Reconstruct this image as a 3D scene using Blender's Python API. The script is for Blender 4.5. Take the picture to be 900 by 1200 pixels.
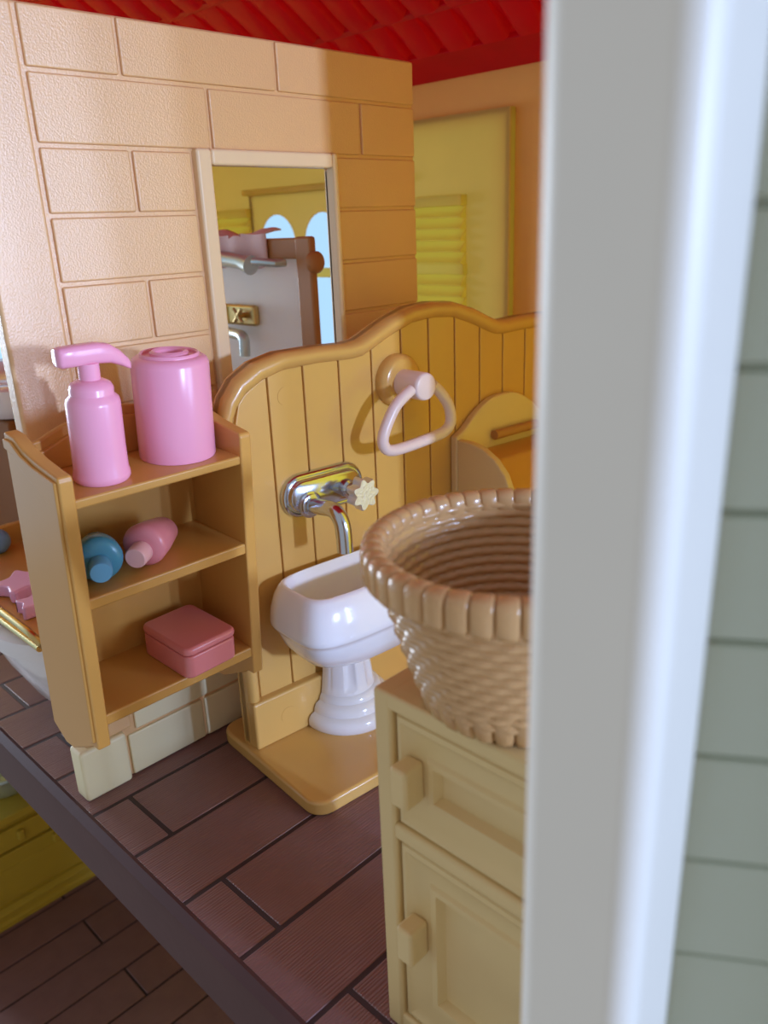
import bpy, bmesh, math, random
from mathutils import Vector, Matrix

# ------------------------------------------------------------------ clear
for o in list(bpy.data.objects):
    bpy.data.objects.remove(o, do_unlink=True)
scene = bpy.context.scene
COL = scene.collection
random.seed(7)
PI = math.pi
R = math.radians

# ------------------------------------------------------------------ camera
F_PX, PITCH, ROLL, YAW = 945.86, .342836, -.040955, .786066
fw = Vector((-math.sin(YAW) * math.cos(PITCH), math.cos(YAW) * math.cos(PITCH), -math.sin(PITCH)))
rt = Vector((math.cos(YAW), math.sin(YAW), 0))
up = rt.cross(fw)
rt, up = math.cos(ROLL) * rt + math.sin(ROLL) * up, -math.sin(ROLL) * rt + math.cos(ROLL) * up
cam_data = bpy.data.cameras.new('camera')
cam = bpy.data.objects.new('camera', cam_data)
COL.objects.link(cam)
cm = Matrix((rt, up, -fw)).transposed().to_4x4()
cm.translation = Vector((0, 0, 1.1))
cam.matrix_world = cm
cam_data.sensor_fit = 'VERTICAL'
cam_data.sensor_height = 36
cam_data.sensor_width = 27
cam_data.lens = F_PX * 36 / 1200
cam_data.clip_start = .02
cam_data.clip_end = 100
cam_data.dof.use_dof = True
cam_data.dof.focus_distance = 1.5
cam_data.dof.aperture_fstop = 3.2
scene.camera = cam

# ------------------------------------------------------------------ world, daylight, exposure
world = bpy.data.worlds.new('room_light')
scene.world = world
world.use_nodes = True
bg = world.node_tree.nodes['Background']
bg.inputs[0].default_value = (.97, .98, 1.0, 1)
bg.inputs[1].default_value = .39


def area(name, loc, target, sx, sy, power, col):
    d = bpy.data.lights.new(name, 'AREA')
    d.shape = 'RECTANGLE'
    d.size, d.size_y, d.energy, d.color = sx, sy, power, col
    o = bpy.data.objects.new(name, d)
    COL.objects.link(o)
    o.location = loc
    o.rotation_euler = (Vector(target) - Vector(loc)).to_track_quat('-Z', 'Y').to_euler()
    return o


area('daylight_window', (6.0, 1.15, 1.55), (-1.4, .95, .95), .20, .45, 285, (.56, .75, 1.20))
for wy in (2.65, 3.35, 4.05):      # tall panes of a second window further round, seen as sheen on the partition
    area('daylight_pane', (4.5, wy, 1.0), (-1.4, .65, 1.0), .20, 2.2, 62, (.52, .72, 1.18))

area('fill_left', (-8.0, .0, 1.1), (-1.9, 1.45, .95), 2.4, 2.4, 330, (.78, .90, 1.08))   # unseen fill lamp added to brighten the white panel

scene.view_settings.view_transform = 'Standard'
scene.view_settings.look = 'None'
scene.view_settings.gamma = 1
scene.view_settings.exposure = 0
scene.view_settings.use_curve_mapping = False


# ------------------------------------------------------------------ materials
def lin(c):
    return tuple((v / 255 / 12.92) if v / 255 <= .04045 else ((v / 255 + .055) / 1.055) ** 2.4 for v in c)


def mat(name, col, rough=.35, metal=0., bump=0., bscale=60., var=.05, sss=0., stretch=(1, 1, 1), spec=.5, coat=0.,
        sss_col=None, trans=0.):
    m = bpy.data.materials.new(name)
    m.use_nodes = True
    nt = m.node_tree
    b = nt.nodes['Principled BSDF']
    b.inputs['Roughness'].default_value = rough
    b.inputs['Metallic'].default_value = metal
    b.inputs['Specular IOR Level'].default_value = spec
    if coat:
        b.inputs['Coat Weight'].default_value = coat
        b.inputs['Coat Roughness'].default_value = .08
    if sss:
        b.inputs['Subsurface Weight'].default_value = sss
        b.inputs['Subsurface Radius'].default_value = sss_col or (1, .6, .25)
        b.inputs['Subsurface Scale'].default_value = .03
    tc = nt.nodes.new('ShaderNodeTexCoord')
    mp = nt.nodes.new('ShaderNodeMapping')
    mp.inputs['Scale'].default_value = stretch
    nt.links.new(tc.outputs['Object'], mp.inputs['Vector'])
    nz = nt.nodes.new('ShaderNodeTexNoise')
    nz.inputs['Scale'].default_value = 9
    nz.inputs['Detail'].default_value = 3
    nt.links.new(mp.outputs[0], nz.inputs['Vector'])
    mx = nt.nodes.new('ShaderNodeMix')
    mx.data_type = 'RGBA'
    mx.inputs['A'].default_value = (*[c * (1 - var) for c in col], 1)
    mx.inputs['B'].default_value = (*[min(1, c * (1 + var)) for c in col], 1)
    nt.links.new(nz.outputs['Fac'], mx.inputs['Factor'])
    nt.links.new(mx.outputs['Result'], b.inputs['Base Color'])
    if trans:
        tb = nt.nodes.new('ShaderNodeBsdfTranslucent')
        ms = nt.nodes.new('ShaderNodeMixShader')
        ms.inputs[0].default_value = trans
        nt.links.new(mx.outputs['Result'], tb.inputs['Color'])
        nt.links.new(b.outputs[0], ms.inputs[1])
        nt.links.new(tb.outputs[0], ms.inputs[2])
        nt.links.new(ms.outputs[0], nt.nodes['Material Output'].inputs['Surface'])
    if bump:
        n2 = nt.nodes.new('ShaderNodeTexNoise')
        n2.inputs['Scale'].default_value = bscale
        n2.inputs['Detail'].default_value = 2
        nt.links.new(mp.outputs[0], n2.inputs['Vector'])
        bp = nt.nodes.new('ShaderNodeBump')
        bp.inputs['Strength'].default_value = bump
        bp.inputs['Distance'].default_value = .002
        nt.links.new(n2.outputs['Fac'], bp.inputs['Height'])
        nt.links.new(bp.outputs[0], b.inputs['Normal'])
    return m


M = {}
M['wall'] = mat('cream_wall_bounce_tint', (.90, .57, .28), .34, bump=.4, bscale=300, var=.03, trans=.12, spec=1.0)  # orange bounce light put into the colour; the plastic itself is pale cream
M['wall_smooth'] = mat('cream_trim_plastic', (.90, .70, .44), .38, var=.03)
M['foot'] = mat('pale_cream_foot_plastic', (.90, .80, .52), .4, var=.03)  # the same plastic without the bounce tint
M['yellow'] = mat('yellow_wall_plastic', (.96, .74, .28), .45, var=.03, trans=.74)
M['yellow_glow'] = mat('thin_yellow_wall_plastic', (1.0, .80, .20), .5, var=.0, trans=.94)
M['yellow_shutter'] = mat('yellow_shutter_plastic', (.98, .86, .28), .4, var=.03, trans=.7)
M['red'] = mat('red_roof_plastic', (.84, .010, .040), .4, var=.10, trans=.58)
M['red_tile'] = mat('red_tile_plastic', (.95, .03, .06), .35, var=.08, trans=.74)
M['post'] = mat('white_post_plastic', (.90, .87, .80), .4, var=.03)
M['siding'] = mat('pale_siding_plastic', (.60, .66, .56), .45, bump=.1, bscale=120, var=.03)
M['tan'] = mat('tan_plastic', (.68, .395, .115), .26, var=.04, coat=.3)
M['tan_shelf'] = mat('tan_shelf_plastic', (.62, .32, .075), .32, var=.04)
M['basket'] = mat('basket_plastic', (.60, .35, .15), .24, bump=.25, bscale=90, var=.06, coat=.3)
M['cabinet'] = mat('pale_cabinet_plastic', (.76, .56, .26), .4, var=.03)
M['rack'] = mat('cream_rack_plastic', (.74, .56, .30), .4, var=.03)
M['pink'] = mat('pink_plastic', (.90, .38, .53), .25, var=.02)
M['pink_tube'] = mat('rose_tube_plastic', (.80, .28, .34), .3, var=.02)
M['soap'] = mat('soap_box_plastic', (.72, .22, .22), .3, var=.02)
M['blue_tube'] = mat('teal_tube_plastic', (.07, .30, .46), .25, var=.04)
M['blue_cap'] = mat('blue_cap_plastic', (.14, .42, .70), .25, var=.02)
M['pink_cap'] = mat('pale_pink_cap_plastic', (.88, .50, .52), .3, var=.02)
M['white'] = mat('white_porcelain_plastic', (.86, .85, .90), .16, var=.01, coat=.4)
M['chrome'] = mat('chrome', (.60, .65, .74), .17, metal=1, var=.02)
M['chrome_matte'] = mat('brushed_chrome', (.80, .84, .92), .45, metal=1, bump=.4, bscale=160, var=.02)
M['gold'] = mat('dull_gold', (.62, .45, .18), .3, metal=1, var=.08)
M['ring'] = mat('pale_pink_ring_plastic', (.86, .70, .70), .3, var=.02)
M['brown'] = mat('brown_frame_plastic', (.46, .22, .08), .4, var=.08)
M['dark_brown'] = mat('dark_brown_plastic', (.24, .085, .02), .7, var=.08, spec=.15)
M['cloth'] = mat('pale_pink_cloth', (.80, .62, .66), .8, bump=.3, bscale=200, var=.03)
M['panel'] = mat('white_panel_plastic', (.96, .96, .98), .4, var=.01, trans=.35)
M['lilac'] = mat('lilac_pink_plastic', (.90, .52, .84), .35, var=.02)
M['ball'] = mat('blue_ball_plastic', (.16, .36, .68), .35, var=.03)
M['olive'] = mat('mustard_cabinet_plastic', (.50, .36, .04), .35, var=.05)
M['steel'] = mat('dull_steel', (.55, .66, .68), .3, metal=.5, var=.05)


def floor_mat(name, col):
    m = bpy.data.materials.new(name)
    m.use_nodes = True
    nt = m.node_tree
    b = nt.nodes['Principled BSDF']
    b.inputs['Roughness'].default_value = .42
    tc = nt.nodes.new('ShaderNodeTexCoord')
    mp = nt.nodes.new('ShaderNodeMapping')
    mp.inputs['Scale'].default_value = (1, .10, 1)
    nt.links.new(tc.outputs['Object'], mp.inputs['Vector'])
    oi = nt.nodes.new('ShaderNodeObjectInfo')
    wv = nt.nodes.new('ShaderNodeTexWave')
    wv.wave_type = 'BANDS'
    wv.bands_direction = 'X'
    wv.inputs['Scale'].default_value = 55
    wv.inputs['Distortion'].default_value = 7
    wv.inputs['Detail'].default_value = 2.5
    wv.inputs['Detail Scale'].default_value = 1.1
    nt.links.new(mp.outputs[0], wv.inputs['Vector'])
    ph = nt.nodes.new('ShaderNodeMath')
    ph.operation = 'MULTIPLY'
    ph.inputs[1].default_value = 30
    nt.links.new(oi.outputs['Random'], ph.inputs[0])
    nt.links.new(ph.outputs[0], wv.inputs['Phase Offset'])
    nz = nt.nodes.new('ShaderNodeTexNoise')
    nz.inputs['Scale'].default_value = 14
    nt.links.new(tc.outputs['Object'], nz.inputs['Vector'])
    mx = nt.nodes.new('ShaderNodeMix')
    mx.data_type = 'RGBA'
    mx.inputs['A'].default_value = (*[c * .85 for c in col], 1)
    mx.inputs['B'].default_value = (*[c * 1.15 for c in col], 1)
    nt.links.new(nz.outputs['Fac'], mx.inputs['Factor'])
    nt.links.new(mx.outputs['Result'], b.inputs['Base Color'])
    bp = nt.nodes.new('ShaderNodeBump')
    bp.inputs['Strength'].default_value = .4
    bp.inputs['Distance'].default_value = .0016
    nt.links.new(wv.outputs['Fac'], bp.inputs['Height'])
    nt.links.new(bp.outputs[0], b.inputs['Normal'])
    return m


M['floor'] = floor_mat('brown_plank_plastic', (.23, .115, .105))
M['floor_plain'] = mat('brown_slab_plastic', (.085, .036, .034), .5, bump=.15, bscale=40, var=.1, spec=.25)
M['groove'] = mat('dark_groove_plastic', (.045, .02, .02), .6, var=.05)


def emit(name, col, s):
    m = bpy.data.materials.new(name)
    m.use_nodes = True
    nt = m.node_tree
    nt.nodes.remove(nt.nodes['Principled BSDF'])
    e = nt.nodes.new('ShaderNodeEmission')
    e.inputs[0].default_value = (*col, 1)
    e.inputs[1].default_value = s
    nt.links.new(e.outputs[0], nt.nodes['Material Output'].inputs[0])
    return m


M['sky_pane'] = emit('daylight_pane', (.43, .70, .97), 1.08)


# ------------------------------------------------------------------ helpers
def empty(name, loc=(0, 0, 0), rot=(0, 0, 0)):
    o = bpy.data.objects.new(name, None)
    o.empty_display_size = .05
    COL.objects.link(o)
    o.location = loc
    o.rotation_euler = rot
    return o


def tag(o, label, cat, group=None):
    o['label'] = label
    o['category'] = cat
    if group:
        o['group'] = group
    return o


def struct(o, label=None, cat=None):
    o['kind'] = 'structure'
    if label:
        o['label'] = label
    if cat:
        o['category'] = cat
    return o


def finish(name, bm, m, parent=None, smooth=True, bevel=0., seg=2, angle=35, weld=True, loc=None):
    if weld:
        bmesh.ops.remove_doubles(bm, verts=bm.verts, dist=1e-6)
    bmesh.ops.recalc_face_normals(bm, faces=bm.faces)
    me = bpy.data.meshes.new(name)
    bm.to_mesh(me)
    bm.free()
    return link(name, me, m, parent, smooth, bevel, seg, angle, loc)


def link(name, me, m, parent=None, smooth=True, bevel=0., seg=2, angle=35, loc=None):
    o = bpy.data.objects.new(name, me)
    COL.objects.link(o)
    if m is not None and not me.materials:
        me.materials.append(M[m] if isinstance(m, str) else m)
    if parent:
        o.parent = parent
    if loc:
        o.location = loc
    if smooth:
        for p in me.polygons:
            p.use_smooth = True
        if bevel:
            md = o.modifiers.new('bevel', 'BEVEL')
            md.width, md.segments, md.limit_method, md.angle_limit = bevel, seg, 'ANGLE', R(30)
            md.harden_normals = True
        else:
            me.set_sharp_from_angle(angle=R(angle))
    return o


def bm_box(bm, x0, x1, y0, y1, z0, z1):
    v = [bm.verts.new(p) for p in [(x0, y0, z0), (x1, y0, z0), (x1, y1, z0), (x0, y1, z0),
                                   (x0, y0, z1), (x1, y0, z1), (x1, y1, z1), (x0, y1, z1)]]
    for f in [(0, 3, 2, 1), (4, 5, 6, 7), (0, 1, 5, 4), (1, 2, 6, 5), (2, 3, 7, 6), (3, 0, 4, 7)]:
        bm.faces.new([v[i] for i in f])
    return v


def box(name, b, m, parent=None, bevel=.004, seg=2, loc=None):
    bm = bmesh.new()
    bm_box(bm, *b)
    return finish(name, bm, m, parent, True, bevel, seg, loc=loc)


def prism(name, pts, axis, a0, a1, m, parent=None, bevel=0., seg=2, angle=35):
    """pts: 2D outline; axis: 0 -> (y,z) outline extruded along x, 1 -> (x,z) along y, 2 -> (x,y) along z"""
    bm = bmesh.new()

    def P(p, a):
        return [(a, p[0], p[1]), (p[0], a, p[1]), (p[0], p[1], a)][axis]
    lo = [bm.verts.new(P(p, a0)) for p in pts]
    hi = [bm.verts.new(P(p, a1)) for p in pts]
    bm.faces.new(lo)
    bm.faces.new(hi)
    n = len(pts)
    for i in range(n):
        bm.faces.new([lo[i], lo[(i + 1) % n], hi[(i + 1) % n], hi[i]])
    return finish(name, bm, m, parent, True, bevel, seg, angle)


def loft(bm, rings, close=True, cap0=True, cap1=True):
    vs = [[bm.verts.new(p) for p in r] for r in rings]
    n = len(vs[0])
    for a, b in zip(vs[:-1], vs[1:]):
        for i in range(n if close else n - 1):
            bm.faces.new([a[i], a[(i + 1) % n], b[(i + 1) % n], b[i]])
    if cap0:
        bm.faces.new(vs[0])
    if cap1:
        bm.faces.new(vs[-1])
    return vs


def lathe(name, prof, m, parent=None, seg=40, center=(0, 0, 0), axis=2, a0=0, a1=2 * PI, angle=50, fn=None):
    """prof: list of (radius, height)"""
    bm = bmesh.new()
    full = abs(a1 - a0 - 2 * PI) < 1e-6
    rings = []
    for r, h in prof:
        ring = []
        for i in range(seg if full else seg + 1):
            t = a0 + (a1 - a0) * i / seg
            rr = r if fn is None else fn(r, h, t)
            x, y, z = rr * math.cos(t), rr * math.sin(t), h
            p = {2: (x, y, z), 0: (z, x, y), 1: (x, z, y)}[axis]
            ring.append((center[0] + p[0], center[1] + p[1], center[2] + p[2]))
        rings.append(ring)
    vs = loft(bm, rings, close=full, cap0=full, cap1=full)
    if not full:
        bm.faces.new([r[0] for r in vs])
        bm.faces.new([r[-1] for r in vs])
        for r in (vs[0], vs[-1]):
            if len(set(tuple(round(c, 5) for c in v.co) for v in r)) > 2:
                try:
                    bm.faces.new(r)
                except ValueError:
                    pass
    bmesh.ops.remove_doubles(bm, verts=bm.verts, dist=1e-6)
    bmesh.ops.dissolve_degenerate(bm, edges=bm.edges, dist=1e-6)
    return finish(name, bm, m, parent, True, angle=angle)


def catmull(pts, n=8, closed=False):
    P = [Vector(p) for p in pts]
    out = []
    N = len(P)
    for i in range(N if closed else N - 1):
        p0 = P[(i - 1) % N] if closed or i > 0 else P[0]
        p1, p2 = P[i], P[(i + 1) % N]
        p3 = P[(i + 2) % N] if closed or i + 2 < N else P[-1]
        for k in range(n):
            t = k / n
            out.append(.5 * ((2 * p1) + (p2 - p0) * t + (2 * p0 - 5 * p1 + 4 * p2 - p3) * t * t + (3 * p1 - p0 - 3 * p2 + p3) * t ** 3))
    if not closed:
        out.append(P[-1])
    return out


def tube(name, pts, rad, m, parent=None, seg=12, closed=False, radii=None):
    P = [Vector(p) for p in pts]
    n = len(P)
    rings = []
    prev = None
    for i in range(n):
        if closed:
            d = (P[(i + 1) % n] - P[i - 1]).normalized()
        else:
            d = (P[min(i + 1, n - 1)] - P[max(i - 1, 0)]).normalized()
        if prev is None:
            a = Vector((0, 0, 1)) if abs(d.z) < .9 else Vector((1, 0, 0))
            u = (a - d * a.dot(d)).normalized()
        else:
            u = (prev - d * prev.dot(d)).normalized()
        prev = u
        w = d.cross(u)
        r = radii[i] if radii else rad
        rings.append([P[i] + r * (math.cos(2 * PI * k / seg) * u + math.sin(2 * PI * k / seg) * w) for k in range(seg)])
    bm = bmesh.new()
    if closed:
        rings.append(rings[0])
        loft(bm, rings, cap0=False, cap1=False)
    else:
        loft(bm, rings)
    return finish(name, bm, m, parent, True, angle=60)


def plate_holes(name, outline, holes, axis, a0, a1, m, parent=None):
    """flat plate with holes; 2D curve filled then extruded. axis as in prism"""
    cu = bpy.data.curves.new(name + '_c', 'CURVE')
    cu.dimensions = '2D'
    cu.fill_mode = 'BOTH'
    cu.extrude = abs(a1 - a0) / 2
    for pts in [outline] + holes:
        sp = cu.splines.new('POLY')
        sp.points.add(len(pts) - 1)
        for q, p in zip(sp.points, pts):
            q.co = (p[0], p[1], 0, 1)
        sp.use_cyclic_u = True
    tmp = bpy.data.objects.new(name + '_t', cu)
    COL.objects.link(tmp)
    bpy.context.view_layer.update()
    me = bpy.data.meshes.new_from_object(tmp.evaluated_get(bpy.context.evaluated_depsgraph_get()))
    bpy.data.objects.remove(tmp)
    mid = (a0 + a1) / 2
    for v in me.vertices:
        p, q, h = v.co
        v.co = [(h + mid, p, q), (p, h + mid, q), (p, q, h + mid)][axis]
    me.name = name
    bm = bmesh.new()
    bm.from_mesh(me)
    return finish(name, bm, m, parent, True, angle=30)


def arch(x0, x1, zb, zs, n=14):
    """outline of an arched opening, springing at zs"""
    cx, r = (x0 + x1) / 2, (x1 - x0) / 2
    return [(x0, zb), (x1, zb)] + [(cx + r * math.cos(PI * k / n), zs + r * 1.0 * math.sin(PI * k / n)) for k in range(n + 1)]


def superring(cx, cy, z, hx, hy, e=4., n=48):
    out = []
    for k in range(n):
        t = 2 * PI * k / n
        c, s = math.cos(t), math.sin(t)
        out.append((cx + hx * math.copysign(abs(c) ** (2 / e), c), cy + hy * math.copysign(abs(s) ** (2 / e), s), z))
    return out


def copy_to(src, parent, loc=None, rot=None):
    c = src.copy()
    COL.objects.link(c)
    c.parent = parent
    if loc is not None:
        c.location = loc
    if rot is not None:
        c.rotation_euler = rot
    return c


# ================================================================== THE SETTING
PW = .166          # plank pitch
YF = .49           # front of the upper floor


def plank_floor(fl, x_edge, xs, y0, y1, joint, ztop, zb, odd, m, gap=.0042):
    """planks running along y, every other one with a joint; meshes shared between alike pieces"""
    cache = {}
    for i in xs:
        xa = x_edge + i * PW
        cuts = [y0]
        if (i % 2) == odd:
            cuts += [joint, joint + 1.2]
        else:
            cuts += [joint + .62]
        cuts = [c for c in cuts if c < y1 - .05] + [y1]
        for a, b in zip(cuts[:-1], cuts[1:]):
            key = (round(b - a, 3))
            if key not in cache:
                o = box('plank', (gap, PW - gap, gap, b - a - gap, zb, ztop), m, fl, .0035, 2, loc=(xa, a, 0))
                cache[key] = o
            else:
                copy_to(cache[key], fl, (xa, a, 0))


# upper floor: slab with a rounded front nose, planks laid on it
slab_prof = [(YF, -.018), (YF + .006, -.006), (YF + .018, -.0015), (2.2, -.0015), (2.2, -.11), (YF - .006, -.11), (YF - .004, -.10)]
floor = struct(prism('floor', slab_prof, 0, -3.6, .10, 'groove'))
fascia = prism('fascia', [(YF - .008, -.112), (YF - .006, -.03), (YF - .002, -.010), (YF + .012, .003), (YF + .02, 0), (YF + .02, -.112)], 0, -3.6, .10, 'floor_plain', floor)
plank_floor(floor, -1.375, range(-13, 8), YF + .014, 2.2, .59, .0, -.006, 0, 'floor')

# lower storey floor
floor_low = struct(box('floor_lower', (-3.6, .1, -.2, 2.2, -1.60, -1.506), 'groove', None, 0))
plank_floor(floor_low, -2.7 - 5 * PW, range(0, 18), -.2, 2.2, .883, -1.5, -1.506, 1, 'floor')

# partition wall with brick relief, doorway
WX = -1.426
WT = .022
WY0, WY1, WH = .545, 1.582, 1.455
DY0, DY1, DH = .985, 1.300, 1.219
outline = [(WY0, 0), (DY0, 0), (DY0, DH), (DY1, DH), (DY1, 0), (WY1, 0), (WY1, WH), (WY0, WH)]
wall = struct(prism('wall_left', outline, 0, WX - WT, WX - .006, 'wall', None, .006, 2))
# front pilaster of the partition
box('pilaster', (WX - .036, WX + .002, WY0 - .006, .645, .118, WH - .001), 'wall', wall, .007, 3)
box('pilaster_foot', (WX - .040, WX + .010, .522, .625, .0, .118), 'foot', wall, .008, 3)
rows = [(1.358, WH), (1.245, 1.358), (1.134, 1.245), (1.020, 1.134), (.906, 1.020), (.793, .906), (.68, .793), (.567, .68), (.454, .567), (.34, .454), (.227, .34), (.104, .227), (0, .104)]
g = .0035
for i, (za, zb) in enumerate(rows):
    segs = []
    left_end, right_start = DY0 - .036, DY1 + .017
    if i == 0:
        segs = [(.65, .821), (.821, 1.168), (1.168, WY1)]
    elif i == 1:
        segs = [(.65, .996), (.996, 1.40), (1.40, WY1)]
    else:
        segs = [(.65, left_end)] if i % 2 else [(.65, .82), (.82, left_end)]
        segs += [(right_start, WY1)]
    for a, b in segs:
        if i == 12 and a < .7:
            a = .63
        box('brick', (WX - .008, WX, a + g, b - g, za + g, zb - g), 'foot' if i >= 11 else 'wall', wall, .0035, 2)  # lowest courses go without the painted warm bounce

# door frame (proud moulding round the opening)
door = empty('door_1', (0, 0, 0))
struct(door)
fx0, fx1 = WX - WT - .001, WX + .012
box('door_jamb', (fx0, fx1, DY0 - .034, DY0, .0, DH + .03), 'wall_smooth', door, .006, 3)
box('door_jamb', (fx0, fx1, DY1, DY1 + .016, .0, DH + .03), 'wall_smooth', door, .006, 3)
box('door_head', (fx0, fx1, DY0, DY1, DH, DH + .03), 'wall_smooth', door, .006, 3)

# back wall with a three-light arched window, panels and shutters
YB = 2.2
wz = dict(zb=.42, zs=1.041)
arches = [(-2.82, -2.60), (-2.545, -2.325), (-2.27, -2.05)]
holes_back = [arch(a, b, .42, 1.041) for a, b in arches]
M['yellow_solid'] = mat('ochre_wall_plastic', (.94, .53, .15), .5, var=.03, trans=.3)
bay_hole = [[(-3.27, .02), (-1.595, .02), (-1.595, 1.394), (-3.27, 1.394)]]
wall_back = struct(plate_holes('wall_back', [(-3.6, -1.62), (-.24, -1.62), (-.24, 1.54), (-3.6, 1.54)], bay_hole, 1, YB, YB + .03, 'yellow_solid'))
rects = [[(a, .22), (b, .22), (b, c), (a, c)] for a, b, c in ((-2.86, -2.005, 1.225), (-3.12, -2.89, 1.165), (-1.975, -1.75, 1.165))]
rects[1] = [(x, max(z, .31)) for x, z in rects[1]]
rects[2] = [(x, max(z, .31)) for x, z in rects[2]]
plate_holes('bay_panel', [(-3.29, .0), (-1.575, .0), (-1.575, 1.414), (-3.29, 1.414)], rects, 1, YB - .03, YB - .022, 'yellow', wall_back)
for xa, xb in ((-3.29, -3.276), (-1.589, -1.575)):
    box('bay_return', (xa, xb, YB - .022, YB, .0, 1.414), 'yellow_shutter', wall_back, .002)
box('bay_return', (-3.276, -1.589, YB - .022, YB, 1.400, 1.414), 'yellow_shutter', wall_back, .002)
plate_holes('window_surround', [(-2.88, .2), (-1.985, .2), (-1.985, 1.243), (-2.88, 1.243)], holes_back, 1, YB - .036, YB - .03, 'yellow', wall_back)
box('window_moulding', (-2.90, -1.965, YB - .055, YB - .03, 1.228, 1.25), 'yellow_shutter', wall_back, .004, 2)
win = empty('window_1', (0, 0, 0))
struct(win)
for a, b in arches:
    box('glazing_bar', (a - .01, b + .01, YB - .032, YB - .015, .912, .948), 'yellow_shutter', win, .004, 2)
for n, (sx0, sx1) in enumerate([(-3.132, -2.872), (-1.995, -1.738)]):
    sh = empty('shutter', (0, 0, 0))
    sh.parent = wall_back
    zt = 1.178
    box('shutter_rail', (sx0, sx1, YB - .062, YB - .03, zt - .033, zt), 'yellow_shutter', sh, .003)
    z = zt - .033
    k = 0
    first = None
    while z > .35:
        k += 1
        if k in (6, 12, 18):
            box('shutter_rail', (sx0, sx1, YB - .055, YB - .03, z - .036, z), 'yellow_shutter', sh, .003)
            z -= .036
            continue
        if first is None:
            first = prism('slat', [(YB - .032, .002), (YB - .062, -.031), (YB - .060, -.036), (YB - .032, -.036)], 0, sx0 + .004, sx1 - .004, 'yellow_shutter', sh)
            first.location = (0, 0, z)
        else:
            copy_to(first, sh, (0, 0, z))
        z -= .0355

# right wall of the room (beyond the open front bay), left outer wall with a window
wall_right = struct(box('wall_right', (-.30, -.24, 1.272, YB, -.11, 2.1), 'yellow_glow', None, .004))
struct(box('wall_lower', (.06, .10, .49, YB, -1.6, -.112), 'yellow', None, .004))
hole_l = [[(1.0, .565), (1.60, .565), (1.60, 1.15), (1.0, 1.15)]]
wall_left_out = struct(plate_holes('wall_outer', [(.50, -1.6), (YB, -1.6), (YB, 2.1), (.50, 2.1)], hole_l, 0, -3.66, -3.60, 'yellow'))
sill = box('window_sill', (-3.62, -3.54, .96, 1.64, .50, .565), 'yellow_shutter', wall_left_out, .006)

# the bright window of the surrounding room, seen through the openings
sky = struct(box('window_2', (-11, 3, 7.0, 7.05, -2.2, 3.8), 'sky_pane', None, 0))
sky2 = struct(box('window_3', (-9.05, -9.0, -8.0, 6.8, -2.2, 3.8), 'sky_pane', None, 0))  # stretched forward out of view to throw more light on the white panel

# red roof underside: sloping slab with ribs and moulded tiles
RS = .47


def roofz(y):
    return 1.535 + RS * (YB - y)


ce = prism('ceiling', [(YB + .12, roofz(YB + .12) + .0), (-.25, roofz(-.25)), (-.25, roofz(-.25) + .06), (YB + .12, roofz(YB + .12) + .06)], 0, -3.9, .0, 'red')
struct(ce)
ra = math.atan(RS)
ribs = [2.085, 1.935, 1.70, 1.465, 1.23, .995]
for yy in ribs[1:]:
    o = box('roof_rib', (-3.7, -.1, -.011, .011, -.02, .005), 'red', ce, .004)
    o.location = (0, yy, roofz(yy))
    o.rotation_euler = (-ra, 0, 0)
o = box('eave_shade_layer', (-3.7, -.1, -.062, .062, -.016, .004), 'red', ce, .004)  # second layer added to darken the roof band along the back wall
o.location = (0, 2.148, roofz(2.148))
o.rotation_euler = (-ra, 0, 0)
tile0 = {}
TP = .125
for (ya, yb_) in zip(ribs[:-1], ribs[1:]):
    L = (ya - yb_) / math.cos(ra) - .03
    kx = round(L, 3)
    for i in range(26):
        xc = -3.55 + i * TP
        if kx not in tile0:
            bm = bmesh.new()
            rings = []
            for s_, dz in ((0., -.036), (.25, -.033), (.7, -.016), (1., -.002)):
                y_ = L / 2 - L * s_
                rings.append([(-.050, y_, .004), (-.046, y_, dz * .75), (-.034, y_, dz), (.034, y_, dz), (.046, y_, dz * .75), (.050, y_, .004)])
            loft(bm, rings)
            tile0[kx] = finish('roof_tile', bm, 'red_tile', ce, True, angle=50)
            t = tile0[kx]
        else:
            t = copy_to(tile0[kx], ce)
        ym = (ya + yb_) / 2
        t.location = (xc, ym, roofz(ym))
        t.rotation_euler = (-ra, 0, 0)

# near white post and sided wing at the right
post = struct(box('trim_1', (-.249, -.164, .360, .439, -1.9, 1.9), 'post', None, .016, 5))
wing = empty('wall_front', (-.159, .46, 0), (0, 0, math.atan2(.545, .84)))
struct(wing)
box('wall_core', (-.018, .115, .006, .022, -1.6, 1.9), 'siding', wing, .002)
box('shade_return', (.115, .135, -.085, .022, -1.6, 1.9), 'siding', wing, .004)  # unseen return added to keep direct light off the siding
bh = .0843
bm0 = prism('siding_board', [(.006, 0), (-.0035, .003), (-.004, .006), (.000, bh - .0035), (.006, bh - .002)], 0, -.018, .115, 'siding', wing, .001)
bm0.location = (0, 0, 1.103 - bh * 20)
for k in range(1, 29):
    copy_to(bm0, wing, (0, 0, 1.103 - bh * 20 + bh * k))

# ================================================================== SINK UNIT (rotated a little on the floor)
SA = R(-5.5)
BO = Vector((-1.272, .838, 0))
BM = Matrix.Translation(BO) @ Matrix.Rotation(SA, 4, 'Z')     # local x = out of the board, local y = along the board
unit = empty('wainscot_stand', BO, (0, 0, SA))
tag(unit, 'tan bathroom stand with arched plank backboard on a flat base plate', 'stand')
BL = 1.12
# base plate
bm = bmesh.new()


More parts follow.
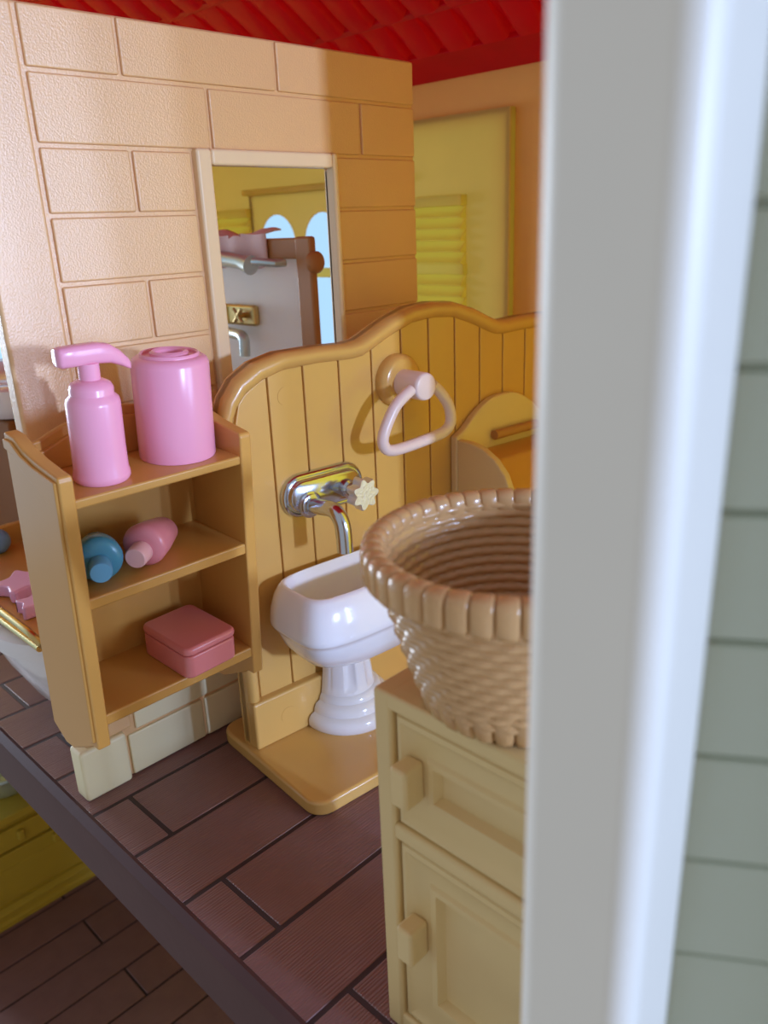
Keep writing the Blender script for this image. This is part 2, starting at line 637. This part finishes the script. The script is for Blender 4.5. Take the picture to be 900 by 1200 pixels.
def rrect(x0, x1, y0, y1, r, n=8):
    out = []
    for cx, cy, a in ((x1 - r, y1 - r, 0), (x0 + r, y1 - r, PI / 2), (x0 + r, y0 + r, PI), (x1 - r, y0 + r, 1.5 * PI)):
        for k in range(n + 1):
            t = a + PI / 2 * k / n
            out.append((cx + r * math.cos(t), cy + r * math.sin(t)))
    return out


prism('base_plate', rrect(-.125, .255, -.014, BL + .02, .04), 2, .0, .034, 'tan', unit, .008, 3)
# backboard outline (y, z)
half = [(0, .034), (0, .70), (.004, .765), (.018, .800), (.045, .833), (.09, .858), (.15, .871), (.24, .872), (.315, .869), (.345, .872),
        (.372, .883), (.426, .907), (.492, .927), (.56, .932)]
top = [Vector((y, z, 0)) for y, z in half]
prof = half + [(2 * .56 - y, z) for y, z in reversed(half[:-1])]
prism('backboard', prof, 0, -.034, -.008, 'tan', unit, .005, 3)
# raised rim following the outline
halfi = [(.030, .034), (.030, .70), (.034, .758), (.045, .780), (.067, .803), (.105, .822), (.155, .835), (.24, .837), (.32, .834), (.352, .836),
         (.384, .848), (.434, .870), (.497, .891), (.56, .896)]
bm = bmesh.new()
cs = []
full_o = prof
full_i = halfi + [(2 * .56 - y, z) for y, z in reversed(halfi[:-1])]
rings = []
for (yo, zo), (yi, zi) in zip(full_o, full_i):
    mo = lambda t, x: (x, yo + (yi - yo) * t, zo + (zi - zo) * t)
    rings.append([mo(0, -.036), mo(-.0, -.008), mo(.06, .002), mo(.2, .010), mo(.4, .013), mo(.7, .010), mo(.9, .003), mo(1, -.010)])
loft(bm, rings, close=True)
finish('board_rim', bm, 'tan', unit, True, angle=60)
# planks between rim and bottom rail
gy = [.030, .115, .200, .290, .378, .463, .546, .629, .713, .795, .878, .960, 1.04, 1.092]


def rim_in(y):
    for (a, za), (b, zb) in zip(full_i[1:-2], full_i[2:-1]):
        if a <= y <= b and b > a:
            return za + (zb - za) * (y - a) / (b - a)
    return .7


for a, b in zip(gy[:-1], gy[1:]):
    a2, b2 = a + .0018, b - .0018
    pts = [(a2, .14), (b2, .14)] + [(b2 + (a2 - b2) * k / 5, rim_in(min(max(b2 + (a2 - b2) * k / 5, .031), 1.089)) + .003) for k in range(6)]
    prism('plank', pts, 0, -.012, .0, 'tan', unit, .0022, 2)
# bottom rail, with the left foot block
box('bottom_rail', (-.008, .020, .0, BL, .034, .148), 'tan', unit, .006, 3)
lathe('ejector_mark', [(.020, .0195), (.020, .0206), (.0, .0206)], 'tan', unit, 24, (0, .085, .088), 0)
lathe('ejector_mark', [(.019, -.0005), (.019, .0008), (.0, .0008)], 'tan', unit, 24, (0, .155, .785), 0)

# sink: basin, half-round pedestal
sink = empty('pedestal_sink', BM @ Vector((0, 0, .034)), (0, 0, SA))
tag(sink, 'glossy white pedestal sink with fluted column against the tan board', 'sink')
z0 = .034
bm = bmesh.new()
nc, vc = .113, .232
prof_s = [(.232, .040, .070, 2.4), (.243, .060, .105, 2.6), (.262, .084, .142, 3), (.290, .096, .162, 3.6), (.316, .1005, .170, 4), (.325, .102, .1725, 4),
          (.328, .107, .178, 4.2), (.334, .1085, .1805, 4.4), (.342, .1085, .1805, 4.4), (.368, .105, .177, 4.6), (.395, .0975, .170, 4.6), (.413, .089, .1625, 4.6), (.4205, .083, .157, 4.6),
          (.4215, .0785, .1525, 4.6), (.417, .075, .148, 4.6), (.385, .068, .138, 4.4), (.345, .060, .125, 4), (.318, .045, .10, 3.4), (.309, .025, .06, 3)]
rings = []
for z, hn, hv, e in prof_s:
    rings.append(superring(nc - .004, vc, z - z0, hn, hv * 1.05, e, 64))
loft(bm, rings)
finish('basin', bm, 'white', sink, True, angle=60)
lathe('drain', [(.012, .2752), (.012, .2775), (.0, .2765)], 'chrome', sink, 20, (nc, vc, 0))
# pedestal (half round, flat against the rail)
ped = [(.0, .0), (.108, .0), (.112, .006), (.112, .022), (.106, .031), (.096, .035), (.095, .044), (.090, .054), (.080, .059), (.0785, .066), (.074, .074), (.066, .078), (.0, .078)]
lathe('pedestal_foot', ped, 'white', sink, 48, (.024, .245, 0), 2, -PI / 2, PI / 2, 50)


def flute(r, h, t):
    if .08 < h < .195:
        s = math.cos(t * 7 + PI)
        w = max(0, min(1, (1.25 - abs(t)) * 3)) * max(0, min(1, min((h - .083) / .01, (.19 - h) / .01)))
        return r - .0065 * max(0, s) ** .6 * w
    return r


ped2 = [(.0, .07), (.068, .07), (.067, .083)] + [(.066 - .014 * k / 8, .085 + .11 * k / 8) for k in range(9)] + [(.053, .198), (.056, .206), (.0, .206)]
lathe('pedestal_column', ped2, 'white', sink, 96, (.024, .240, 0), 2, -PI / 2, PI / 2, 40, flute)

# faucet
fau = empty('wall_faucet', BM @ Vector((0, .226, .575)), (0, 0, SA))
tag(fau, 'chrome wall faucet with oval plate, bent spout and star knob', 'faucet')


def stadium(hl, r, n=14):
    out = []
    for k in range(n + 1):
        t = -PI / 2 + PI * k / n
        out.append((hl + r * math.cos(t), r * math.sin(t)))
    for k in range(n + 1):
        t = PI / 2 + PI * k / n
        out.append((-hl + r * math.cos(t), r * math.sin(t)))
    return out


bm = bmesh.new()
rings = []
for r, x in ((.047, 0), (.047, .006), (.044, .012), (.040, .0135), (.0385, .012), (.036, .012), (.034, .0135), (.033, .020), (.030, .023)):
    rings.append([(x, y, z) for y, z in stadium(.058, r)])
loft(bm, rings)
finish('cover_plate', bm, 'chrome', fau, True, angle=50)
lathe('spout_collar', [(.028, .022), (.028, .027), (.024, .029), (.024, .034), (.019, .036), (0, .036)], 'chrome', fau, 32, (0, -.048, -.018), 0)
sp = [(.03, -.048, -.018), (.07, -.048, -.014), (.098, -.048, -.010), (.118, -.047, -.016), (.130, -.046, -.034), (.134, -.046, -.06), (.135, -.046, -.092)]
tube('spout', catmull(sp, 6), .0165, 'chrome', fau, 20)
lathe('knob_stem', [(.020, .02), (.020, .038), (.015, .042), (.015, .066), (.0, .066)], 'chrome', fau, 28, (0, .048, -.004), 0)
bm = bmesh.new()
rings = []
for x, s in ((.064, .85), (.068, 1.), (.088, 1.), (.093, .93)):
    rings.append([(x, .048 + s * (.031 + .0052 * math.cos(7 * t)) * math.cos(t), -.004 + s * (.031 + .0052 * math.cos(7 * t)) * math.sin(t)) for t in [2 * PI * k / 84 for k in range(84)]])
loft(bm, rings)
finish('star_knob', bm, 'chrome_matte', fau, True, angle=35)

# towel ring
tr = empty('towel_ring', BM @ Vector((0, .445, .775)), (0, 0, SA))
tag(tr, 'pale pink D-shaped towel ring hanging from a round tan wall mount', 'towel ring')
lathe('mount', [(.058, .0), (.058, .014), (.053, .024), (.044, .028), (.034, .028), (.0, .028)], 'tan', tr, 40, (0, 0, 0), 0)
lathe('peg', [(.030, .02), (.030, .092), (.0285, .098), (.025, .100), (.0, .100)], 'ring', tr, 36, (0, 0, -.004), 0)
dpts = [(.085, -.030, -.006), (.085, -.075, -.034), (.085, -.108, -.082), (.085, -.112, -.112), (.085, -.085, -.128), (.085, .0, -.124), (.085, .062, -.116), (.085, .084, -.096), (.085, .078, -.058), (.085, .052, -.024), (.085, .030, -.006)]
tube('ring', catmull(dpts, 6), .0125, 'ring', tr, 14)

# arched rack at the far right of the board
rack = empty('arched_rack', BM @ Vector((0, .61, .30)), (0, 0, SA))
tag(rack, 'cream box with arched back and curved side panel behind the basket', 'rack')
bp_ = [(0, 0), (0, .315), (.03, .33), (.07, .362), (.12, .388), (.17, .394), (.22, .388), (.27, .362), (.31, .33), (.34, .315), (.34, 0)]
prism('rack_back', [(p.x, p.y) for p in catmull([(y, z, 0) for y, z in bp_[1:-1]], 4)] + [(.34, 0), (0, 0)], 0, .001, .022, 'rack', rack, .005, 3)
sd = [(.02, 0), (.02, .308), (.06, .308), (.10, .300), (.14, .280), (.17, .250), (.19, .210), (.20, .160), (.20, 0)]
for yy in (.004, .316):
    prism('rack_side', sd, 1, yy, yy + .02, 'rack', rack, .004, 2)
box('rack_shelf', (.02, .19, .024, .316, .0, .02), 'rack', rack, .003)
prism('rack_lid', [(.022, .17), (.022, .27), (.10, .262), (.18, .17)], 1, .024, .316, 'tan_shelf', rack, .006)
tube('rack_rod', [(.034, .12, .300), (.034, .28, .300)], .012, 'brown', rack, 12)

# ================================================================== HANGING SHELF
T = R(4)
SO = Vector((-1.384, .476, .245))
SM = Matrix.Translation(SO) @ Matrix.Rotation(T, 4, 'Y')
shelf = empty('hanging_shelf', SO, (0, T, 0))
tag(shelf, 'tan open shelf unit with two compartments hung on the cream partition', 'shelf')
SW, SD = .358, .183
side = [(0, -.008), (.045, -.032), (.075, -.028), (.145, .012), (SD - .02, .024), (SD, .026), (SD, .522), (SD - .004, .528), (.150, .531), (.105, .537), (.065, .546), (.035, .560), (.0, .562)]
for y in (0, SW - .024):
    prism('side_panel', side, 1, y, y + .024, 'tan_shelf', shelf, .005, 3)
rel = [(.001, .552), (.03, .552), (.06, .537), (.10, .528), (.176, .520), (.176, .04), (.158, .03), (.158, .462), (.155, .475), (.12, .486), (.07, .505), (.045, .516), (.035, .53), (.001, .535)]
prism('side_moulding', rel, 1, -.0045, .002, 'tan_shelf', shelf, .003, 2)
bk = [(.01, .0), (.01, .535), (.05, .540), (.09, .556), (.14, .570), (.20, .574), (.25, .566), (.29, .552), (SW - .01, .530), (SW - .01, .0)]
prism('back_panel', bk, 0, .002, .016, 'tan_shelf', shelf, .004, 2)
bk2 = [(.02, .485), (.02, .518), (.055, .524), (.095, .540), (.145, .553), (.20, .557), (.25, .550), (.29, .535), (SW - .02, .513), (SW - .02, .485)]
# thicker lower half of the upstand behind the top shelf
prism('back_upstand', bk2, 0, .012, .023, 'tan_shelf', shelf, .004, 2)
for nm, c0, c1 in (('top_shelf', .469, .486), ('middle_shelf', .291, .313), ('bottom_shelf', .064, .087)):
    box(nm, (.012, SD - .004, .018, SW - .018, c0, c1), 'tan_shelf', shelf, .004, 2)
box('wall_hook', (-.045, .006, .10, .26, .40, .46), 'tan_shelf', shelf, .004)


def on_shelf(name, a, b, c, rz=0, extra=None):
    o = empty(name)
    mtx = SM @ Matrix.Translation((a, b, c)) @ Matrix.Rotation(rz, 4, 'Z')
    if extra is not None:
        mtx = mtx @ extra
    o.matrix_world = mtx
    return o


# soap dispenser
dsp = on_shelf('soap_dispenser', .118, .102, .4865)
tag(dsp, 'glossy pink pump soap dispenser standing on the top shelf', 'soap dispenser')
lathe('bottle', [(.0, 0), (.042, 0), (.0455, .005), (.0455, .012), (.0435, .020), (.0425, .06), (.0425, .128), (.041, .136), (.035, .142), (.034, .144), (.0345, .152), (.031, .160), (.022, .165), (.018, .166), (.0, .166)], 'pink', dsp, 44)
lathe('pump_neck', [(.0165, .160), (.0165, .192), (.0, .192)], 'pink', dsp, 28)
bm = bmesh.new()
hp = [(-.050, .2055, .0125, .0135), (-.045, .2055, .0155, .0160), (-.02, .206, .016, .0165), (.015, .206, .0155, .0165), (.035, .203, .0145, .0155), (.052, .194, .0125, .013), (.066, .183, .0095, .009), (.070, .179, .006, .006)]
rings = [[(h * math.copysign(abs(math.cos(t)) ** .6, math.cos(t)), y, z + w * math.copysign(abs(math.sin(t)) ** .6, math.sin(t))) for t in [2 * PI * k / 20 for k in range(20)]] for y, z, h, w in hp]
loft(bm, rings)
finish('pump_head', bm, 'pink', dsp, True, angle=60)

# paper roll
roll = on_shelf('paper_roll', .092, .262, .4865)
tag(roll, 'thick pink cylinder with a hollow ringed top, right on the shelf top', 'paper roll')
RR = .066
lathe('roll_body', [(.0, 0), (RR, 0), (RR + .001, .003), (RR + .0005, .166), (RR - .003, .174), (RR - .009, .178), (RR - .014, .1785), (.0, .1785)], 'pink', roll, 56)
lathe('roll_rim', [(.046, .174), (.046, .182), (.049, .184), (.051, .182), (.051, .174)], 'pink', roll, 48)
lathe('core_ring', [(.024, .17), (.024, .184), (.028, .187), (.033, .184), (.033, .17)], 'pink', roll, 40)

# tubes lying on the middle shelf
def lying_tube(name, a, b, ang, label, m, cap, r=.031, L=.10):
    o = on_shelf(name, a, b, .3135, ang)
    tag(o, label, 'tube bottle', 'small tube bottles on the middle shelf')
    # axis along local x, cap towards +x
    rings = []
    bm = bmesh.new()
    for x, ry, rz, zc in ((-L, r * .42, r * .40, r * .75), (-L * .97, r * .62, r * .58, r * .75), (-L * .9, r * .72, r * .66, r * .77), (-L * .4, r * .92, r * .88, r * .90), (0, r, r, r), (.006, r * .97, r * .97, r), (.012, r * .85, r * .85, r), (.016, r * .6, r * .6, r)):
        rings.append([(x, ry * math.cos(t), zc + rz * math.sin(t)) for t in [2 * PI * k / 32 for k in range(32)]])
    loft(bm, rings)
    finish('tube_body', bm, m, o, True, angle=60)
    lathe('cap', [(.0, .012), (.0175, .012), (.0195, .016), (.0190, .044), (.0170, .047), (.0, .047)], cap, o, 28, (0, 0, r * .86), 0)
    return o


lying_tube('tube_bottle', .128, .072, R(-24), 'teal blue tube bottle lying with its round cap forward', 'blue_tube', 'blue_cap', .040, .085)
lying_tube('tube_bottle', .130, .158, R(-52), 'rose pink tube bottle lying next to the teal one', 'pink_tube', 'pink_cap', .039, .095)

# soap box
sb = on_shelf('soap_box', .118, .236, .0875, R(3))
tag(sb, 'pink rounded soap box on the bottom shelf', 'box')
prism('box_body', rrect(-.075, .072, -.058, .058, .016, 6), 2, .0, .046, 'soap', sb, .004, 2)
prism('box_lid', rrect(-.076, .073, -.059, .059, .016, 6), 2, .0465, .064, 'soap', sb, .007, 3)

# ================================================================== CABINET AND BASKET
cx0, cx1, cy0, cy1, ch = -.632, -.225, .597, .862, .562
cab = empty('small_cabinet', ((cx0 + cx1) / 2, cy0, 0))
tag(cab, 'pale cream cabinet with two panelled doors under the basket', 'cabinet')
hw = (cx1 - cx0) / 2
dpt = cy1 - cy0
fr = .030
box('cabinet_side', (-hw, -hw + fr, 0, dpt, 0, ch), 'cabinet', cab, .006, 3)
box('cabinet_side', (hw - fr, hw, 0, dpt, 0, ch), 'cabinet', cab, .006, 3)
box('cabinet_top', (-hw + .004, hw - .004, .0005, dpt, ch - .024, ch - .0005), 'cabinet', cab, .005, 3)
box('middle_rail', (-hw + fr - .004, hw - fr + .004, .001, dpt - .01, .343, .368), 'cabinet', cab, .006, 3)
box('bottom_rail', (-hw + fr - .004, hw - fr + .004, .001, dpt - .01, .0, .032), 'cabinet', cab, .006, 3)
box('cabinet_back', (-hw + .01, hw - .01, dpt - .02, dpt - .004, .01, ch - .01), 'cabinet', cab, .0)


def door(z0, z1, hz):
    x0, x1 = -hw + fr + .003, hw - fr - .003
    bm = bmesh.new()
    rings = []
    for ins, y in ((0, .030), (0, .010), (.004, .005), (.010, .004), (.022, .010), (.046, .012), (.050, .008), (.058, .008), (.064, .020)):
        rings.append([(x0 + ins, y, z0 + ins), (x1 - ins, y, z0 + ins), (x1 - ins, y, z1 - ins), (x0 + ins, y, z1 - ins)])
    loft(bm, rings)
    d = finish('cabinet_door', bm, 'cabinet', cab, True, angle=25)
    box('handle', (x0 + .014, x0 + .042, -.024, .012, hz - .029, hz + .029), 'cabinet', d, .006, 3)


door(.370, ch - .026, .452)
door(.034, .341, .200)

bas = empty('woven_basket', (-.487, .694, ch))
tag(bas, 'round tan wicker-look basket on top of the cream cabinet', 'basket')
RB, RT, BH = .102, .162, .196


def bas_r(h):
    t = h / BH
    return RB + (RT - RB) * (t ** .85)


bm = bmesh.new()
NS, NR = 120, 15
rings = []
rows_h = [(.022 + (BH - .022) * k / (NR * 4)) for k in range(NR * 4 + 1)]
def ring_at(h, off, wav):
    ring = []
    k = (h - .022) / (BH - .022) * NR
    ph = PI * int(k + 1e-6)
    bulge = math.sin(PI * (k - math.floor(k)))
    for i in range(NS):
        t = 2 * PI * i / NS
        r = bas_r(h) + off + wav * bulge * (1 + .45 * math.sin(30 * t + ph))
        ring.append((r * math.cos(t), r * math.sin(t), h))
    return ring


rings.append([(.0 + .02 * math.cos(2 * PI * i / NS), .02 * math.sin(2 * PI * i / NS), .010) for i in range(NS)])
rings.append([(RB * math.cos(2 * PI * i / NS), RB * math.sin(2 * PI * i / NS), .010) for i in range(NS)])
rings += [ring_at(h, .0, .0042) for h in rows_h]
rings += [ring_at(h, -.009, -.0038) for h in reversed(rows_h)]
rings.append([((RB - .01) * math.cos(2 * PI * i / NS), (RB - .01) * math.sin(2 * PI * i / NS), .020) for i in range(NS)])
rings.append([(.02 * math.cos(2 * PI * i / NS), .02 * math.sin(2 * PI * i / NS), .020) for i in range(NS)])
loft(bm, rings)
finish('basket_wall', bm, 'basket', bas, True, angle=80)
NB = 44
# rim loops: rounded folded-over blocks
bm = bmesh.new()
w = RT * 2 * PI / NB / 2
sec = [(-.011, -.022), (-.0135, -.012), (-.0135, .002), (-.010, .0085), (-.003, .011), (.005, .0105), (.0115, .006), (.0135, -.002), (.0135, -.024), (.010, -.029), (.002, -.029), (-.006, -.026)]
rings = []
for y, s in ((-w * 1.0, .70), (-w * .90, .93), (-w * .70, 1.02), (0, 1.04), (w * .70, 1.02), (w * .90, .93), (w * 1.0, .70)):
    rings.append([(x * s, y * (1 + x * 2.), z * s) for x, z in sec])
loft(bm, rings)
rb0 = finish('rim_loop', bm, 'basket', bas, True, angle=60)
rb0.location = (RT, 0, BH)
for k in range(1, NB):
    t = 2 * PI * k / NB
    copy_to(rb0, bas, (RT * math.cos(t), RT * math.sin(t), BH), (0, 0, t))
bm = bmesh.new()
NF = 30
w = RB * 2 * PI / NF / 2
rings = []
for y, s in ((-w * .98, .70), (-w * .7, .95), (0, 1.05), (w * .7, .95), (w * .98, .70)):
    rings.append([(-.010, y, .048), (.0065 * s + .012, y, .050), (.0085 * s + .003, y, .022), (.0065 * s, y, .008 + (1 - s) * .02), (.0, y, .0005 + max(0, 1 - s) * .02), (-.010, y, .004)])
loft(bm, rings)
fb0 = finish('foot_loop', bm, 'basket', bas, True, angle=60)
fb0.location = (RB + .002, 0, 0)
for k in range(1, NF):
    t = 2 * PI * k / NF
    copy_to(fb0, bas, ((RB + .002) * math.cos(t), (RB + .002) * math.sin(t), 0), (0, 0, t))

# ================================================================== ROOM BEYOND THE PARTITION
YS = 1.45
st = empty('shower_stand', (-1.70, YS, 0))
tag(st, 'brown framed shower stand with white panel seen through the doorway', 'shower stand')
bx = lambda *a: (a[0] + 1.70, a[1] + 1.70, a[2] - YS, a[3] - YS, a[4], a[5])
box('stand_post', bx(-1.735, -1.672, YS - .012, YS + .012, 0, 1.077), 'brown', st, .008, 3)
box('top_rail', bx(-2.25, -1.730, YS - .005, YS + .02, 1.02, 1.074), 'brown', st, .006)
box('stand_post', bx(-2.31, -2.24, YS - .012, YS + .012, 0, 1.077), 'brown', st, .008, 3)
box('white_panel', bx(-2.25, -1.733, YS + .000, YS + .012, .10, 1.03), 'panel', st, .003)
lathe('side_knob', [(.028, .0), (.028, .012), (.02, .02), (0, .022)], 'brown', st, 24, (.026, .0, 1.012), 0)
tube('panel_seam', catmull([(-.30, .003, 1.0), (-.235, .003, .92), (-.15, .003, .84), (-.06, .003, .765)], 5), .003, 'panel', st, 8)
# pegs
pg = tube('hook_peg', [(-.06, -.028, 1.012), (-.06, -.055, 1.012), (-.125, -.065, 1.017), (-.145, -.065, 1.017)], .0105, 'steel', st, 12)
# shower head arm
hd = empty('hand_shower', (-1.92, YS - .04, 1.012))
tag(hd, 'grey handheld shower head lying across the white panel', 'shower head')
tube('head_handle', [(-.18, -.005, .012), (-.10, -.005, .012), (-.01, -.005, .004), (.035, -.005, -.006)], .02, 'steel', hd, 16, radii=[.022, .022, .021, .027])
# tap on the panel
tp = empty('bath_tap', (-1.94, YS, .84))
tag(tp, 'old gold bath tap with square plate and crooked spout on the panel', 'faucet')
box('tap_plate', (-.145, .02, -.024, -.001, -.005, .055), 'gold', tp, .010, 3)
box('tap_label', (-.14, -.105, -.026, -.02, .0, .05), 'yellow_shutter', tp, .002)
for a in range(4):
    t = PI / 4 + a * PI / 2
    tube('cross_arm', [(-.03, -.045, .026), (-.03 + .026 * math.cos(t), -.045, .026 + .026 * math.sin(t))], .006, 'gold', tp, 10)
tube('cross_stem', [(-.03, -.01, .026), (-.03, -.05, .026)], .008, 'gold', tp, 12)
tube('tap_spout', catmull([(-.13, -.03, -.025), (-.06, -.04, -.027), (-.012, -.05, -.03), (.004, -.055, -.045), (.005, -.058, -.085)], 5), .0155, 'steel', tp, 14)
# pink cloth draped over the rail
bm = bmesh.new()
NX, NYc = 18, 10
pts = {}
for i in range(NX + 1):
    for j in range(NYc + 1):
        u_, v_ = i / NX, j / NYc
        depth = .045 * abs(math.sin(u_ * PI * 1.6 + .5)) + .012
        s = v_ * (depth + .07)
        if s < .03:
            y, z = YS + .012 + .03 - s, 1.079
        else:
            y, z = YS - .013 - .004 * math.sin(u_ * 15), 1.079 - (s - .03)
        pts[i, j] = bm.verts.new((-2.14 + .29 * u_, y, z + .012 * math.sin(u_ * PI * 2.5 + 1) * (1 - v_) * (1 if s < .03 else .3) + .012))
for i in range(NX):
    for j in range(NYc):
        bm.faces.new([pts[i, j], pts[i + 1, j], pts[i + 1, j + 1], pts[i, j + 1]])
cl = finish('draped_cloth', bm, 'cloth', None, True, angle=60)
sm = cl.modifiers.new('thick', 'SOLIDIFY')
sm.thickness = .004
tag(cl, 'pale pink cloth draped over the brown shower rail', 'cloth')

# bathtub
tub = empty('bathtub', (-1.80, .930, 0))
tag(tub, 'white bathtub end showing left of the hanging shelf', 'bathtub')
bm = bmesh.new()
rings = []
for z, hx, hy, e in ((.0, .12, .30, 2.6), (.01, .14, .32, 2.6), (.06, .185, .375, 2.6), (.14, .225, .42, 2.7), (.20, .245, .445, 2.8), (.235, .252, .455, 2.9), (.238, .275, .478, 3), (.262, .285, .488, 3), (.282, .282, .485, 3), (.290, .268, .470, 3),
                     (.286, .245, .448, 3), (.26, .235, .437, 2.9), (.14, .205, .40, 2.7), (.06, .16, .34, 2.6), (.045, .06, .15, 2.4)):
    rings.append(superring(0, 0, z, hx, hy * .87, e, 56))
loft(bm, rings)
finish('tub_body', bm, 'white', tub, True, angle=50)

# bath tray across the tub
try_ = empty('bath_tray', (-1.85, .66, .292))
tag(try_, 'brown bath tray with brass rails resting across the white bathtub', 'tray')
box('tray_floor', (-.36, .31, -.12, .13, .0, .018), 'tan_shelf', try_, .004)
box('tray_wall', (-.36, .31, .118, .138, .0, .075), 'tan_shelf', try_, .005)
box('tray_wall', (-.36, -.34, -.12, .13, .0, .075), 'tan_shelf', try_, .005)
tube('tray_rail', catmull([(.31, -.12, .022), (.31, -.135, .05), (.20, -.136, .056), (0, -.136, .056), (-.34, -.136, .056)], 4), .008, 'gold', try_, 10)
tube('tray_rail', [(.31, -.128, .02), (-.36, -.128, .02)], .008, 'gold', try_, 10)
tube('tray_handle', catmull([(-.34, .128, .072), (-.34, .128, .105), (-.30, .128, .114), (-.24, .128, .112), (-.20, .128, .072)], 6), .009, 'gold', try_, 10)


def blob(name, loc, pts, th, label, m, rz=0, tilt=0.):
    o = empty(name, loc, (tilt, 0, rz))
    tag(o, label, 'toy')
    prism('toy_body', [(p.x, p.y) for p in catmull([(a, b, 0) for a, b in pts], 5, True)], 2, 0, th, m, o, .007, 3)
    return o


starp = [(.075 * (1 if k % 2 == 0 else .62) * math.cos(k * PI / 5), .075 * (1 if k % 2 == 0 else .62) * math.sin(k * PI / 5)) for k in range(10)]
blob('star_sponge', (-1.85, .635, .3115), starp, .03, 'larger lilac pink star sponge in the bath tray', 'lilac', .5)
blob('star_sponge', (-1.715, .605, .3115), [(a * .62, b * .62) for a, b in starp], .03, 'small lilac pink sponge piece beside the hanging shelf', 'lilac', .2)
bl = empty('blue_ball')
bl.location = (-2.15, .690, .3318)
bl.scale = (.75, .75, .75)
tag(bl, 'blue bath ball in the bath tray at the left edge', 'ball')
lathe('ball_body', [(.0, -.028)] + [(.045 * math.cos(t), .017 + .045 * math.sin(t)) for t in [-PI / 2 + PI * k / 14 for k in range(1, 14)]] + [(.0, .062)], 'ball', bl, 28)
lathe('ball_cap', [(.014, .055), (.014, .07), (.0, .072)], 'ball', bl, 20)

# washstand with a white top
ws = empty('washstand', (-2.62, 1.12, 0))
tag(ws, 'dark brown washstand with a white rounded top at the left edge', 'washstand')
box('washstand_body', (-.30, .30, -.28, .22, 0, .615), 'dark_brown', ws, .012, 3)
bm = bmesh.new()
rings = [superring(0, -.03, z, hx, hy, 5, 48) for z, hx, hy in ((.615, .30, .27), (.622, .32, .29), (.66, .335, .305), (.700, .33, .30), (.71, .315, .285), (.708, .27, .24), (.68, .25, .22), (.66, .1, .1))]
loft(bm, rings)
finish('washstand_top', bm, 'white', ws, True, angle=50)

# ================================================================== LOWER STOREY
ct = empty('kitchen_counter', (-2.9, 1.25, -1.5))
tag(ct, 'mustard yellow kitchen counter with drawers on the lower floor', 'counter')
ax0, ya_, yb_ = -.42, -.85, .85
box('counter_body', (ax0, -.012, ya_, yb_, .0, .46), 'olive', ct, .004)
prism('plinth', [(-.02, .0), (.016, .0), (.016, .022), (.008, .028), (.008, .052), (.016, .058), (.016, .070), (-.004, .085), (-.02, .085)], 1, ya_, yb_, 'olive', ct, .002)
prism('cornice', [(-.02, .435), (-.004, .435), (.010, .450), (.016, .460), (.016, .490), (ax0, .490), (ax0, .46), (-.02, .46)], 1, ya_ - .01, yb_ + .01, 'olive', ct, .004)
w_ = (yb_ - ya_) / 2
for k in range(2):
    y0_, y1_ = ya_ + k * w_, ya_ + (k + 1) * w_
    dr = box('drawer', (-.014, .004, y0_ + .012, y1_ - .012, .335, .425), 'olive', ct, .005)
    box('drawer_pull', (.002, .024, y0_ + w_ * .45 - .013, y0_ + w_ * .45 + .013, .365, .405), 'olive', dr, .006)
    dd = box('counter_door', (-.014, .004, y0_ + .012, y1_ - .012, .110, .322), 'olive', ct, .005)
    box('door_panel', (.002, .007, y0_ + .035, y1_ - .035, .128, .258), 'olive', dd, .003)
    box('door_pull', (.002, .024, y0_ + w_ * .60 - .013, y0_ + w_ * .60 + .013, .270, .310), 'olive', dd, .006)
bw = empty('metal_bowl', (-3.09, .83, -1.01))
tag(bw, 'grey steel bowl on the counter of the lower floor', 'bowl')
lathe('bowl_body', [(.0, .0), (.09, .0), (.10, .012), (.15, .10), (.175, .155), (.185, .16), (.18, .168), (.165, .16), (.14, .10), (.09, .02), (.0, .016)], 'steel', bw, 40)
bw.scale = (1.02, 1.02, .8)
